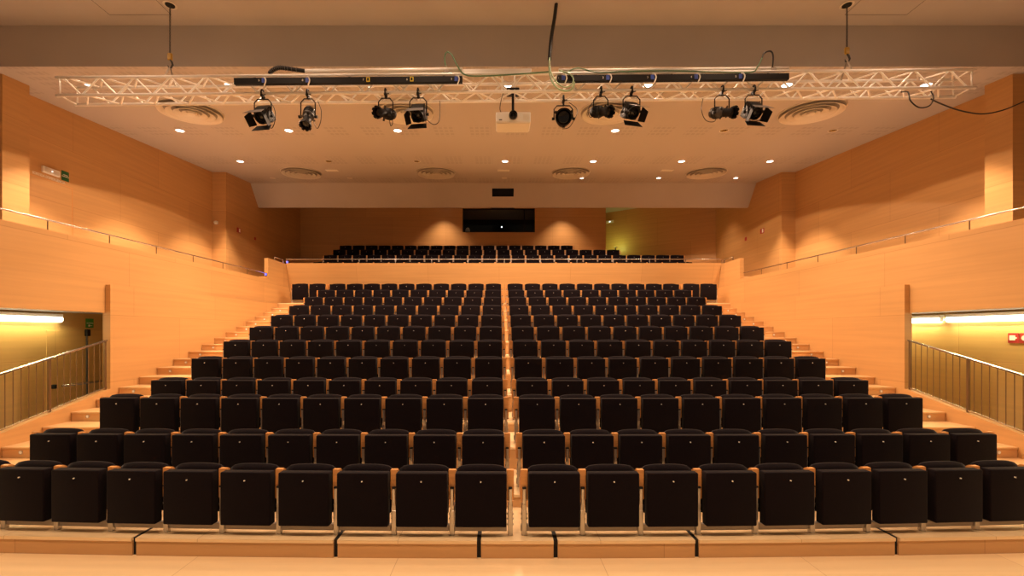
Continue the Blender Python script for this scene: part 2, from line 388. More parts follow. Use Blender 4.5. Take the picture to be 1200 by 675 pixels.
# ------------------------------------------------------------------ seats
def arched_back(w, z0, zt, zs, y0, y1):
    """backrest: arched top, crowned front, rounded rim"""
    bm = bmesh.new(); nx, nz = 14, 8; F = {}; B = {}
    for i in range(nx+1):
        u = -1+2*i/nx; top = zs+(zt-zs)*math.sqrt(max(0, 1-abs(u)**3.0))
        for j in range(nz+1):
            v = j/nz; z = z0+(top-z0)*v
            rim = min(1.0, (1-abs(u))*7, (1-v)*5+0.0, v*8+0.3)
            e = 1-(1-max(0, rim))**2
            x = u*w*(1-0.015*(1-v))
            lean = 0.03*v
            mid = (y0+y1)/2
            F[i, j] = bm.verts.new((x, mid+lean-(mid-y0)*(0.25+0.75*e), z)); B[i, j] = bm.verts.new((x, mid+lean+(y1-mid)*(0.35+0.65*e), z))
    for i in range(nx):
        for j in range(nz):
            bm.faces.new((F[i, j], F[i+1, j], F[i+1, j+1], F[i, j+1])); bm.faces.new((B[i, j], B[i, j+1], B[i+1, j+1], B[i+1, j]))
    for i in range(nx):
        bm.faces.new((F[i, nz], F[i+1, nz], B[i+1, nz], B[i, nz])); bm.faces.new((F[i, 0], B[i, 0], B[i+1, 0], F[i+1, 0]))
    for j in range(nz):
        bm.faces.new((F[0, j], F[0, j+1], B[0, j+1], B[0, j])); bm.faces.new((F[nx, j], B[nx, j], B[nx, j+1], F[nx, j+1]))
    m = MB(); m.bm.free(); m.bm = bm; return m
PITCH = 0.56
def arm_parts(x, parent, last=False):
    """wooden armrest, steel leg with its cap, standing on the row's floor; x is the centre of the arm"""
    b = MB().prism([(0.0, 0.345), (0.055, 0.315), (0.30, 0.34), (0.33, 0.44), (0.045, 0.629), (0.0, 0.629)], 'x', x-0.034, x+0.034)
    es = [e for e in b.bm.edges]
    bmesh.ops.bevel(b.bm, geom=es, offset=0.004, segments=2, affect='EDGES')
    a = b.build('armrest', M['wood_arm'], parent)
    b = MB(); b.box(x-0.016, x+0.016, -0.016, 0.02, 0.30, 0.452, 0.005, 2)
    b.prism([(-0.016, 0.30), (0.02, 0.30), (0.032, 0.24), (-0.006, 0.24)], 'x', x-0.017, x+0.017)
    b.box(x-0.023, x+0.023, -0.008, 0.036, 0.0, 0.242, 0.004, 1)
    b.box(x-0.023, x+0.023, 0.036, 0.16, 0.09, 0.26, 0.004, 1)
    for z in (0.10, 0.155, 0.2): b.box(x-0.033, x+0.033, 0.01, 0.03, z-0.007, z+0.007, 0.003, 1)
    l = b.build('leg', M['steel'], parent)
    MB().box(x-0.019, x+0.019, -0.020, 0.018, 0.452, 0.468, 0.004, 1).build('leg_cap', M['blackpl'], l)
    return a
def make_seat(n_arms):
    root = empty('theater_seat')
    b = MB().box(-0.243, 0.243, -0.085, 0.005, 0.112, 0.620, 0.013, 3)
    for v in b.bm.verts:                                    # crowned upholstery, rounder top
        if v.co.y < -0.04:
            v.co.y -= 0.007*(1-(v.co.x/0.25)**2)*(1-((v.co.z-0.36)/0.27)**2)
    c = b.build('seat_cushion', M['fabric'], root, smooth=True)
    rot = Matrix.Translation((0, -0.093, 0.545)) @ Matrix.Rotation(PI/2, 4, 'X')
    MB().lathe([(0.0065, -0.004), (0.0065, 0.006), (0.005, 0.008)], rot, 12).build('number_button', M['cream'], c)
    arched_back(0.243, 0.20, 0.657, 0.612, 0.008, 0.095).build('backrest', M['fabric'], root, smooth=True)
    MB().box(-PITCH/2-0.033, PITCH/2-0.0345, 0.012, 0.060, 0.034, 0.094, 0.004, 1).build('mounting_beam', M['beam'], root)
    MB().box(-0.20, 0.20, 0.007, 0.040, 0.14, 0.19, 0.006, 1).build('hinge_bar', M['blackmetal'], root)
    arm_parts(-PITCH/2, root)
    if n_arms == 2: arm_parts(PITCH/2, root)
    return root
seat1 = make_seat(1); seat2 = make_seat(2)
index_kids(seat1); index_kids(seat2)
used = {1: False, 2: False}
def place_seat(x, y, z, rz, arms, label, group):
    src = seat1 if arms == 1 else seat2
    if not used[arms]: o = src; used[arms] = True
    else: o = copy_tree(src)
    o.location = (x, y, z); o.rotation_euler = (0, 0, rz)
    tag(o, label, 'seat', group); return o
for k in range(12):
    for sgn, side in ((-1, 'left'), (1, 'right')):
        edge = CX + (-0.055 if sgn < 0 else 0.085)           # armrest centre next to the gap
        if k == 0: edge = 0.107 if sgn < 0 else 0.241
        n = 10
        for i in range(n):
            if k == 0 and sgn > 0 and i == 9: continue       # outside the frame
            cx = edge + sgn*PITCH*(i+0.5)
            last = (sgn < 0 and i == 0) or (sgn > 0 and i == n-1) or (k == 0 and sgn > 0 and i == 8)
            a = BOWS[k]; dx = cx-CX
            place_seat(cx, ROWY[k]+a*dx*dx, rowz(k), math.atan(2*a*dx), 2 if last else 1,
                       f'black tip-up seat, {ORD[i+1]} {side} of the centre gap in row {["one","two","three","four","five","six","seven","eight","nine","ten","eleven","twelve"][k]} from the front',
                       'black stalls seats')
        if k == 11:
            for i in range(2):
                cx = edge + sgn*(PITCH*(10+i+0.5)+0.075)
                last = (sgn < 0 and i == 0) or (sgn > 0 and i == 1)
                place_seat(cx, ROWY[k], rowz(k), 0, 2 if last else 1,
                           f'{["inner","outer"][i]} of the two separate black seats at the {side} end of row twelve', 'black stalls seats')
BROW = [(-6.82, 25), (-6.77, 25), (-6.77, 21), (-6.84, 18)]
BPITCH = 0.556
for k in (1, 2, 3):
    x0, n = BROW[k]
    for i in range(n):
        place_seat(x0+BPITCH*(i+0.5), BY[k], H(BH[k]), 0, 2 if i == n-1 else 1,
                   f'small black seat, {ORD[i+1]} from the left in the {["","second","third","topmost"][k]} balcony row', 'black balcony seats')
# lowest balcony row: only slivers show over the parapet
b = bmesh.new(); fb = []
def add_mesh(bm, src, T):
    me = src.data.copy(); me.transform(T); bm.from_mesh(me); bpy.data.meshes.remove(me)
mats = []
for i in range(25):
    T = Matrix.Translation((BROW[0][0]+BPITCH*(i+0.5), BY[0], H(BH[0])))
    for ch in KIDS[seat1.name]:
        nf = len(b.faces); add_mesh(b, ch, T)
        b.faces.ensure_lookup_table()
        mi = 0 if ch.data.materials[0] == M['fabric'] else (1 if ch.data.materials[0] == M['wood_arm'] else 2)
        for f in b.faces[nf:]: f.material_index = mi
me = bpy.data.meshes.new('balcony_seats'); b.to_mesh(me); b.free()
for m_ in ('fabric', 'wood_arm', 'steel'): me.materials.append(M[m_])
o = bpy.data.objects.new('balcony_seats', me); COL.objects.link(o)
tag(o, 'lowest row of black balcony seats, only their tops above the parapet', 'seats', 'black balcony seats', 'stuff')

# ------------------------------------------------------------------ stair railings with balusters
for sgn, side in ((-1, 'left'), (1, 'right')):
    x = CX+sgn*(LW+0.045)
    def top(y): return H(-0.134-0.27*(7.87-y))
    def bot(y): return H(-1.013-0.2387*(7.87-y))+0.035
    t = empty('stair_railing', (x, 7.8, bot(7.8)-0.035)); O = Matrix.Translation((-x, -7.8, -(bot(7.8)-0.035)))
    y0, y1 = 4.95, 7.86
    MB().prism([(y0, top(y0)-0.012), (y1, top(y1)-0.012), (y1, top(y1)+0.012), (y0, top(y0)+0.012)], 'x', x-0.025, x+0.025).xf(O).build('handrail', M['chrome'], t)
    MB().prism([(y0, bot(y0)-0.012), (y1, bot(y1)-0.012), (y1, bot(y1)+0.006), (y0, bot(y0)+0.006)], 'x', x-0.02, x+0.02).xf(O).build('bottom_rail', M['chrome'], t)
    posts = (7.83, 6.86, 5.89, 4.97)
    for y in posts:
        MB().box(x-0.020, x+0.020, y-0.016, y+0.016, bot(y)-0.034, top(y)-0.012, 0.003, 1).xf(O).build('post', M['bronze'], t)
    y = 7.73
    while y > 4.98:
        if min(abs(y-p) for p in posts) > 0.045:
            MB().box(x-0.004, x+0.004, y-0.0045, y+0.0045, bot(y)+0.004, top(y)-0.010).xf(O).build('baluster', M['bronze'], t)
        y -= 0.106
    tag(t, f'steel and bronze stair railing with thin balusters in front of the {side} corridor', 'railing', 'stair railings')
# ------------------------------------------------------------------ gallery and balcony rails
for sgn, side in ((-1, 'left'), (1, 'right')):
    x = CX+sgn*(LW+0.15)
    def pt(y): return H(1.60+0.07*(y-2.2)/11.25)
    t = empty('gallery_rail', (x, 8, pt(8))); O = Matrix.Translation((-x, -8, -pt(8)))
    MB().tube([(x, 2.3, pt(2.3)+0.17), (x, 13.36, pt(13.36)+0.17)], 0.014, 8).xf(O).build('rail', M['chrome'], t, smooth=True)
    y = 4.74
    while y < 13.5:
        MB().box(x-0.004, x+0.004, min(y, 13.35)-0.008, min(y, 13.35)+0.008, pt(y), pt(y)+0.165).xf(O).build('post', M['bronze'], t); y += 1.1
    tag(t, f'low thin handrail along the {side} gallery parapet', 'rail', 'gallery handrails')
    # short return rail on the raised corner
    y0, y1 = 13.95, 14.5; z = H(2.31)
    t = empty('corner_rail', (x, y0, z)); O = Matrix.Translation((-x, -y0, -z))
    MB().tube([(x, y0, z+0.12), (x, y1, z+0.12)], 0.012, 8).xf(O).build('rail', M['chrome'], t, smooth=True)
    for y in (y0, y1): MB().box(x-0.012, x+0.012, y-0.012, y+0.012, z, z+0.12).xf(O).build('post', M['chrome'], t)
    tag(t, f'short return rail on the raised {side} corner of the balcony parapet', 'rail')
    # small blue marker LED on the gallery side
    yy = (13.30, 14.75)
t = empty('balcony_rail', (CX, 14.6, H(2.33))); z = H(2.33)
MB().box(-7.16-CX+0.02, 7.36-CX+0.08, -0.02, 0.02, 0.125, 0.150, 0.004, 1).build('rail', M['chrome'], t)
x = -7.13
while x < 7.6:
    MB().box(x-CX-0.012, x-CX+0.012, -0.010, 0.010, 0, 0.126).build('post', M['chrome'], t); x += 1.217
tag(t, 'bright steel rail on posts along the balcony parapet', 'rail')
for (x, y, z, lab) in ((-7.20, 13.43, H(1.80), 'tiny blue marker light behind the end of the left gallery rail'), (-7.11, 14.61, H(2.37), 'tiny blue marker light behind the left end of the balcony rail')):
    t = empty('marker_light', (x, y, z))
    MB().box(-0.03, 0.03, -0.02, 0.02, -0.04, 0.04, 0.006, 1).build('housing', M['blackpl'], t)
    MB().box(-0.022, 0.034, -0.026, -0.018, -0.03, 0.03, 0.003, 1).build('lens', M['blueled'], t)
    tag(t, lab, 'marker light')

# ------------------------------------------------------------------ ceiling fittings
TILT = math.atan(0.09)
def spot(name, parent, power, ang, blend, radius, col=LAMP, loc=(0, 0, -0.03)):
    l = bpy.data.lights.new(name, 'SPOT'); l.energy = power; l.spot_size = math.radians(ang); l.spot_blend = blend
    l.shadow_soft_size = radius; l.color = col
    o = bpy.data.objects.new(name, l); COL.objects.link(o); o.parent = parent; o.location = loc; return o
GX = [-7.79+2.655*i for i in range(7)]
rowsY = [8.30, 10.62, 13.09, 14.97]
ON = [(1, 1, 1, 1, 1, 1, 1), (1, 1, 1, 1, 1, 0, 0), (1, 0, 0, 1, 1, 1, 1), (0, 0, 0, 0, 1, 1, 1)]
COLN = ['far left', 'second from left', 'third from left', 'middle', 'third from right', 'second from right', 'far right']
ROWN = ['nearest the truss', 'second', 'third', 'rearmost']
for r in range(4):
    for i in range(7):
        y = rowsY[r]; on = ON[r][i]
        t = empty('downlight', (GX[i], y, ceilh(y)-0.001), (TILT, 0, 0))
        rr = 0.095 if r < 3 else 0.075
        MB().lathe([(rr, 0), (rr+0.014, -0.003), (rr+0.014, -0.008), (rr-0.006, -0.008), (rr-0.010, -0.003), (rr-0.010, 0)], None, 24, False).build('trim_ring', M['white'] if on else M['disc'], t)
        if on:
            MB().lathe([(rr-0.011, -0.006), (0.001, -0.012)], None, 20).build('lamp', M['lamp'], t)
            spot('lamp_light', t, SPOT_CORE*(0.12 if r == 3 else (4.2 if i in (0, 6) else 1)), 80 if i in (0, 6) else 84, 0.42, 0.05)
            if 0 < i < 6 and r < 3: spot('lamp_light', t, SPOT_WIDE, 143, 0.03, 0.04)
        elif r == 3:
            MB().lathe([(rr-0.011, -0.004), (0.001, -0.006)], None, 20).build('lamp', M['lampsmall'], t)
        else:
            MB().lathe([(rr-0.011, -0.002), (0.001, -0.003)], None, 20).build('recess', M['dark'], t)
            for q in (-0.05, 0.0, 0.05): MB().box(q-0.014, q+0.014, -0.04, 0.04, -0.012, -0.004, 0.003, 1).build('reflector', M['hook'], t)
        tag(t, f'{"lit" if on else "unlit"} round ceiling downlight, {COLN[i]} in the {ROWN[r]} ceiling row', 'downlight', 'recessed ceiling downlights')
# rear downlights over the balcony (behind the bulkhead)
for i, (x, y, on) in enumerate(((GX[2], 18.85, 1), (GX[4], 18.85, 1), (GX[6], 17.3, 1))):
    t = empty('downlight', (x, y, H(5.80)))
    MB().lathe([(0.075, 0), (0.09, -0.003), (0.09, -0.008), (0.066, -0.008), (0.066, 0)], None, 20, False).build('trim_ring', M['white'], t)
    MB().lathe([(0.064, -0.006), (0.001, -0.01)], None, 20).build('lamp', M['lamp'], t)
    spot('lamp_light', t, 400 if i < 2 else 300, 96 if i < 2 else 80, 1.0 if i < 2 else 0.8, 0.05)
    tag(t, ['lit downlight hidden over the balcony, left of the control window', 'lit downlight hidden over the balcony, right of the control window', 'lit downlight hidden over the right side of the balcony'][i], 'downlight', 'balcony downlights')
# unseen stage lights added for front light, third line added for the truss
for j, y, xs_, pw, an in ((0, 1.2, (-6.0, -2.0, 2.3, 6.3), STAGE_W*1.75, 116), (1, 5.2, (-6.0, -2.0, 2.3, 6.3), STAGE_W*0.4, 112), (2, 6.35, (-6.2, -3.7, -1.2, 1.5, 4.0, 6.5), 115.0, 120)):
    for i, x in enumerate(xs_):
        t = empty('added_stage_light', (x, y, H(5.386)))
        MB().lathe([(0.10, 0), (0.12, -0.003), (0.12, -0.01), (0.09, -0.01), (0.09, 0)], None, 20, False).build('trim_ring', M['white'], t)
        MB().lathe([(0.088, -0.006), (0.001, -0.01)], None, 20).build('lamp', M['lamp'], t)
        spot('lamp_light', t, pw, an, 0.5, 0.08)
        tag(t, f'added stage ceiling light above the frame, {ORD[i+1]} from left in the {["first","second","third"][j]} line', 'downlight', 'added stage lights')
# air diffusers
DIFF = [(-6.72, 9.48, 'large round air diffuser on the ceiling behind the left truss end'), (-2.05, 9.48, 'round air diffuser half hidden behind the lamps left of the projector'),
        (2.40, 9.48, 'round air diffuser half hidden behind the lamps right of the projector'), (6.80, 9.48, 'large round air diffuser on the ceiling near the right truss end'),
        (-6.50, 14.29, 'far left round air diffuser of the rear ceiling row'), (-2.07, 14.29, 'second round air diffuser from the left in the rear ceiling row'),
        (2.35, 14.29, 'third round air diffuser from the left in the rear ceiling row'), (6.80, 14.29, 'far right round air diffuser of the rear ceiling row')]
for x, y, lab in DIFF:
    t = empty('air_diffuser', (x, y, ceilh(y)-0.002), (TILT, 0, 0))
    R = 0.60
    MB().lathe([(R+0.03, 0), (R+0.03, -0.012), (R+0.005, -0.014), (R+0.005, 0)], None, 40, False).build('rim', M['disc'], t)
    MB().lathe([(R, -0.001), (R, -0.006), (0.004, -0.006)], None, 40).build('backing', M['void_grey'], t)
    for ro, ri in ((0.60, 0.49), (0.46, 0.35), (0.32, 0.21), (0.18, 0.10)):
        MB().lathe([(ri, -0.020), (ri+0.01, -0.016), ((ro+ri)/2, -0.040), (ro, -0.072), (ro-0.006, -0.076), ((ro+ri)/2-0.01, -0.046), (ri, -0.024)], None, 40, False).build('ring_vane', M['disc'], t, smooth=True)
    MB().lathe([(0.05, -0.006), (0.075, -0.060), (0.065, -0.064), (0.004, -0.05)], None, 20).build('hub', M['disc'], t)
    tag(t, lab, 'air diffuser', 'round ceiling air diffusers')
for x, lab in ((-5.40, 'left'), (0.14, 'middle'), (5.42, 'right')):
    t = empty('ceiling_speaker', (x, 14.05, ceilh(14.05)-0.002), (TILT, 0, 0))
    MB().box(-0.19, 0.19, -0.09, 0.09, -0.012, 0, 0.004, 1).build('frame', M['white'], t)
    MB().box(-0.17, 0.17, -0.07, 0.07, -0.016, -0.012).build('grille', M['cream'], t)
    tag(t, f'pale flat rectangular ceiling grille, {lab} one of three', 'grille', 'rectangular ceiling grilles')
# ------------------------------------------------------------------ corridor lamps and fittings
for sgn, side, spans in ((-1, 'left', ((6.0, 8.46), (3.5, 5.9))), (1, 'right', ((8.66, 11.0), (6.2, 8.56), (3.7, 6.1)))):
    for j, (a, c) in enumerate(spans):
        x = CX+sgn*8.66; z = H(0.24)
        t = empty('fluorescent_light', (x, (a+c)/2, z)); L = (c-a)/2
        MB().box(-0.04, 0.055, -L, L, 0.06, 0.12, 0.005, 1).xf(Matrix.Diagonal((sgn, 1, 1, 1))).build('housing', M['white'], t)
        MB().box(-0.03, 0.03, -L, -L+0.02, -0.02, 0.06).build('end_cap', M['white'], t); MB().box(-0.03, 0.03, L-0.02, L, -0.02, 0.06).build('end_cap', M['white'], t)
        MB().tube([(0, -L+0.02, 0.02), (0, L-0.02, 0.02)], 0.058, 12).build('tube', M['tube'], t, smooth=True)
        l = bpy.data.lights.new('tube_light', 'AREA'); l.shape = 'RECTANGLE'; l.size = 0.06; l.size_y = 2*L-0.1; l.energy = 100*(c-a)/2.4; l.color = (1.0, 0.80, 0.36)
        o = bpy.data.objects.new('tube_light', l); COL.objects.link(o); o.parent = t; o.location = (-sgn*0.035, 0, -0.012); o.rotation_euler = (0, sgn*0.30, 0)
        tag(t, f'yellowish fluorescent tube light in the {side} corridor, {ORD[j+1]} from the auditorium end', 'tube light', 'corridor tube lights')
# emergency door of the left corridor
x = CX-8.72
t = empty('door_1', (x, 8.5, 0.17)); O = Matrix.Translation((-x, -8.5, -0.17))
MB().box(x, x+0.008, 8.23, 9.90, 0.17, H(0.05), 0.003, 1).xf(O).build('door_leaf', M['olive'], t)
MB().box(x+0.03, x+0.06, 8.99, 9.015, 0.2, H(0.06), 0.004, 1).xf(O).build('vertical_rod', M['greymetal'], t)
MB().box(x+0.03, x+0.09, 8.96, 9.04, H(-0.07), H(0.07), 0.012, 2).xf(O).build('rod_lock', M['blackmetal'], t)
MB().tube([(x+0.09, 8.45, H(-1.03)), (x+0.09, 9.35, H(-1.03))], 0.022, 8).xf(O).build('push_bar', M['chrome'], t, smooth=True)
MB().box(x+0.03, x+0.10, 8.29, 8.35, H(-1.07), H(-0.99), 0.008, 2).xf(O).build('bar_bracket', M['blackmetal'], t)
struct(t, 'veneered emergency door with push bar in the left corridor', 'door')
def text(body, size, mat, name='lettering', parent=None, loc=(0, 0, 0), rot=(0, 0, 0), ext=0.002, sx=1.0):
    c = bpy.data.curves.new(name, 'FONT'); c.body = body; c.size = size; c.extrude = ext; c.align_x = 'CENTER'; c.align_y = 'CENTER'
    o = bpy.data.objects.new(name, c); COL.objects.link(o)
    dg = bpy.context.evaluated_depsgraph_get(); me = bpy.data.meshes.new_from_object(o.evaluated_get(dg))
    bpy.data.objects.remove(o); me.materials.clear(); me.materials.append(mat)
    me.transform(Matrix.Diagonal((sx, 1, 1, 1)))
    m = bpy.data.objects.new(name, me); COL.objects.link(m); m.location = loc; m.rotation_euler = rot
    if parent: m.parent = parent
    return m
def wallsign(name, x, y, z, w, h, mat, rz, body=None, tmat=None, tsize=0.03, label='', cat='sign', extra=None):
    """flat sign on a side wall; local x runs along the wall, faces local -y"""
    t = empty(name, (x, y, z), (0, 0, rz))
    MB().box(-w/2, w/2, -0.012, 0, -h/2, h/2, 0.003, 1).build('panel', mat, t)
    if body:
        for i, ln in enumerate(body): text(ln, tsize, tmat, 'lettering', t, (0, -0.013, (len(body)/2-0.5-i)*tsize*1.25+0.0), (PI/2, 0, 0))
    if extra: extra(t)
    return tag(t, label, cat)
def runner(t):
    b = MB(); b.box(-0.035, 0.0, -0.015, -0.012, -0.07, -0.03).box(0.005, 0.05, -0.015, -0.012, -0.055, -0.045)
    b.build('arrow', M['white'], t)
wallsign('exit_sign', CX-8.72+0.0, 9.10, H(0.20), 0.17, 0.19, M['green2'], PI/2, ['SORTIDA'], M['white'], 0.036, 'small green exit sign above the emergency door in the left corridor', extra=runner)
def hydrant(t): MB().box(-0.055, 0.03, -0.016, -0.012, -0.04, 0.045).box(0.03, 0.055, -0.016, -0.012, -0.01, 0.015).build('symbol', M['white'], t)
wallsign('fire_sign', CX+8.72, 7.50, H(-0.09), 0.16, 0.17, M['red'], -PI/2, label='red sign with a white fire hose symbol on the right corridor wall', extra=hydrant)
def flame(t): MB().lathe([(0.05, 0.012), (0.05, 0.016)], Matrix.Rotation(PI/2, 4, 'X'), 16).build('symbol', M['white'], t)
wallsign('fire_sign', CX+8.72, 7.33, H(-0.09), 0.16, 0.17, M['red'], -PI/2, label='red sign with a round white symbol at the right edge of the right corridor', extra=flame)
# left gallery: door outline, emergency lamp, exit sign, lettering
xw = CX-9.55
t = empty('door_2', (xw, 9.08, H(0.90)))
O = Matrix.Translation((-xw, -9.08, -H(0.90)))
MB().box(xw, xw+0.006, 8.585, 8.60, H(0.9), H(3.17)).box(xw, xw+0.006, 9.57, 9.585, H(0.9), H(3.17)).box(xw, xw+0.006, 8.585, 9.585, H(3.17), H(3.185)).xf(O).build('door_joint', M['wood_arm'], t)
MB().box(xw, xw+0.004, 8.60, 9.57, H(0.9), H(3.17)).xf(O).build('door_leaf', M['wood_y'], t)
struct(t, 'flush beech door in the left gallery wall under the exit lettering', 'door')
t = empty('emergency_light', (xw, 9.10, H(3.37)), (0, 0, PI/2))
MB().box(-0.175, 0.175, -0.05, 0, -0.065, 0.065, 0.012, 2).build('housing', M['white'], t)
MB().box(-0.15, 0.15, -0.056, -0.05, -0.045, 0.045, 0.004, 1).build('cover', M['disc'], t)
MB().lathe([(0.012, 0.056), (0.010, 0.062)], Matrix.Rotation(PI/2, 4, 'X'), 10).build('indicator', M['led'], t)
tag(t, 'rectangular white emergency light above the left gallery door', 'emergency light')
wallsign('exit_sign', xw, 9.42, H(3.39), 0.16, 0.21, M['green'], PI/2, ['SORTIDA', "D'EMERG."][:1]+['EMERGENCIA'], M['white'], 0.026, 'dark green emergency exit sign beside the emergency light on the left gallery wall')
t = text("SORTIDA D'EMERGÈNCIA", 0.075, M['cream'], 'wall_lettering', None, (xw+0.003, 9.09, H(3.235)), (PI/2, 0, PI/2))
vs = [v.co.x for v in t.data.vertices]; f_ = 0.66/(max(vs)-min(vs)); t.data.transform(Matrix.Diagonal((f_, 1, 1, 1)))
tag(t, "pale letters reading SORTIDA D'EMERGÈNCIA on the left gallery wall", 'lettering')
# rear left wall signs
xl = CX-9.10
def half(t): MB().box(0.0, 0.07, -0.016, -0.012, -0.06, 0.06).build('white_half', M['white'], t)
wallsign('fire_sign', xl, 14.95, H(3.52), 0.22, 0.16, M['red'], PI/2, label='red and white fire sign on the left rear wall beyond the pier', extra=half)
wallsign('alarm_box', xl, 15.95, H(3.45), 0.10, 0.10, M['red'], PI/2, label='small red alarm box on the left rear wall', cat='alarm box')
xr = CX+9.10
wallsign('fire_sign', xr, 15.30, H(3.58), 0.22, 0.17, M['red'], -PI/2, label='red and white fire sign on the right rear wall', extra=half)
wallsign('alarm_box', xr, 16.32, H(3.52), 0.12, 0.13, M['red'], -PI/2, label='small red alarm box on the right rear wall', cat='alarm box')
t = empty('dome_sensor', (-9.25, 14.20, H(3.60)))
MB().lathe([(0.05, -0.02), (0.06, 0), (0.05, 0.03), (0.03, 0.05), (0.005, 0.055)], Matrix.Rotation(PI/2, 4, 'X'), 14).build('dome', M['white'], t, smooth=True)
MB().box(-0.05, 0.05, 0.0, 0.048, -0.05, 0.05).build('mount', M['white'], t)
tag(t, 'small white dome sensor on the left gallery pier corner', 'sensor')
# emergency lamp in the rear entrance
t = empty('emergency_light', (5.32, 20.88, H(5.32)), (0, 0, -0.55))
MB().box(-0.18, 0.18, -0.05, 0, -0.06, 0.06, 0.012, 2).build('housing', M['white'], t)
MB().lathe([(0.03, 0.05), (0.02, 0.06)], Matrix.Rotation(PI/2, 4, 'X'), 10).build('indicator', M['led'], t)
tag(t, 'small emergency light with a bright dot in the rear right entrance', 'emergency light')
l = bpy.data.lights.new('added_entrance_glow', 'POINT'); l.energy = 14; l.color = (0.75, 1.0, 0.25); l.shadow_soft_size = 0.1
t = empty('added_entrance_light', (5.4, 20.2, H(3.95)))  # unseen lamp added to give the recess its greenish fluorescent light
MB().box(-0.06, 0.06, -0.06, 0.06, 0.0, 0.04, 0.01, 2).build('lamp_body', M['white'], t)
MB().box(-0.02, 0.02, -0.02, 0.02, -0.85, 0.0).build('lamp_stand', M['greymetal'], t)
o = bpy.data.objects.new('added_entrance_glow', l); COL.objects.link(o); o.parent = t; o.location = (0, 0, 0.12)
tag(t, 'added lamp for the greenish fluorescent light, hidden behind the top balcony row', 'lamp')
# things inside the control room
zt = H(4.50)
t = empty('control_room_light', (0.12, 20.9, H(5.08)))
MB().lathe([(0.035, 0), (0.03, 0.02)], Matrix.Rotation(PI/2, 4, 'X'), 12).build('lens', M['led'], t)
MB().box(-0.01, 0.01, 0.0, 0.02, H(4.5)-H(5.08), -0.02).build('stand', M['blackmetal'], t)
tag(t, 'tiny white pilot light inside the dark control room', 'light')
for x, lab in ((-0.03, 'left'), (0.06, 'right')):
    o = MB().lathe([(0.032, 0), (0.036, 0.12), (0.033, 0.12), (0.030, 0.01)], None, 16).build('cup', M['white']); o.location = (x, 19.9, zt)
    tag(o, f'{lab} one of two small white cups behind the control room window', 'cup', 'cups in the control room')
t = empty('desk_lamp', (-1.45, 20.0, zt))
MB().lathe([(0.07, 0), (0.07, 0.02), (0.01, 0.025)], None, 16).build('base', M['greymetal'], t)
MB().lathe([(0.03, 0.05), (0.09, 0.10), (0.11, 0.2), (0.08, 0.29), (0.02, 0.33)], None, 16).build('shade', M['cream'], t, smooth=True)
MB().tube([(0, 0, 0.02), (0, 0, 0.08)], 0.01, 8).build('stem', M['greymetal'], t)
tag(t, 'pale rounded lamp in the left corner of the control room window', 'lamp')

# ------------------------------------------------------------------ lighting truss
YT = 7.0; A = 0.285
XL, XR = -7.12, 7.66
ZB = H((390-107.3)*YT/510); ZTp = ZB+A
TR = Matrix.Translation((0.27, YT, ZB)) @ Matrix.Rotation(-math.radians(0.50), 4, 'Y')   # slight tilt, left end lower
truss = empty('lighting_truss', (0, 0, 0)); truss.matrix_world = TR
L0, L1 = XL-0.27, XR-0.27
def chord(y, z, a=0, c=0):
    MB().tube([(L0+a, y, z), (L1-c, y, z)], 0.025, 10).build('chord', M['alu'], truss, smooth=True)
chord(0, A); chord(0, 0); chord(A, 0, 0.02, 0.02); chord(A, A, 0.02, 0.02)
def lattice(p, q, ph=0.0):
    b = MB(); x = L0+0.12+ph; step = 0.285; up = True
    while x+step < L1-0.05:
        a_ = (x, *p) if up else (x, *q); c_ = (x+step, *q) if up else (x+step, *p)
        b.tube([a_, c_], 0.014, 6, False); x += step; up = not up
    b.tube([(L0+0.06, *p), (L0+0.06, *q)], 0.0115, 6); b.tube([(L1-0.06, *p), (L1-0.06, *q)], 0.0115, 6)
    b.tube([(L1-0.40, *p), (L1-0.05, *p)], 0.012, 6); b.tube([(L0+0.05, *p), (L0+0.75, *p)], 0.012, 6)
    for xm in (0.0-0.22, 0.0-0.02): b.tube([(xm, *p), (xm, *q)], 0.013, 6)
    b.build('lattice', M['alu'], truss, smooth=True)
lattice((0, A), (0, 0)); lattice((A, 0), (0, 0), 0.1); lattice((A, A), (A, 0), 0.2); lattice((0, A), (A, A), 0.05)
tag(truss, 'long silver box truss hung across the hall below the ceiling', 'truss')
def onT(x, y, z): return TR @ Vector((x-0.27, y, z))
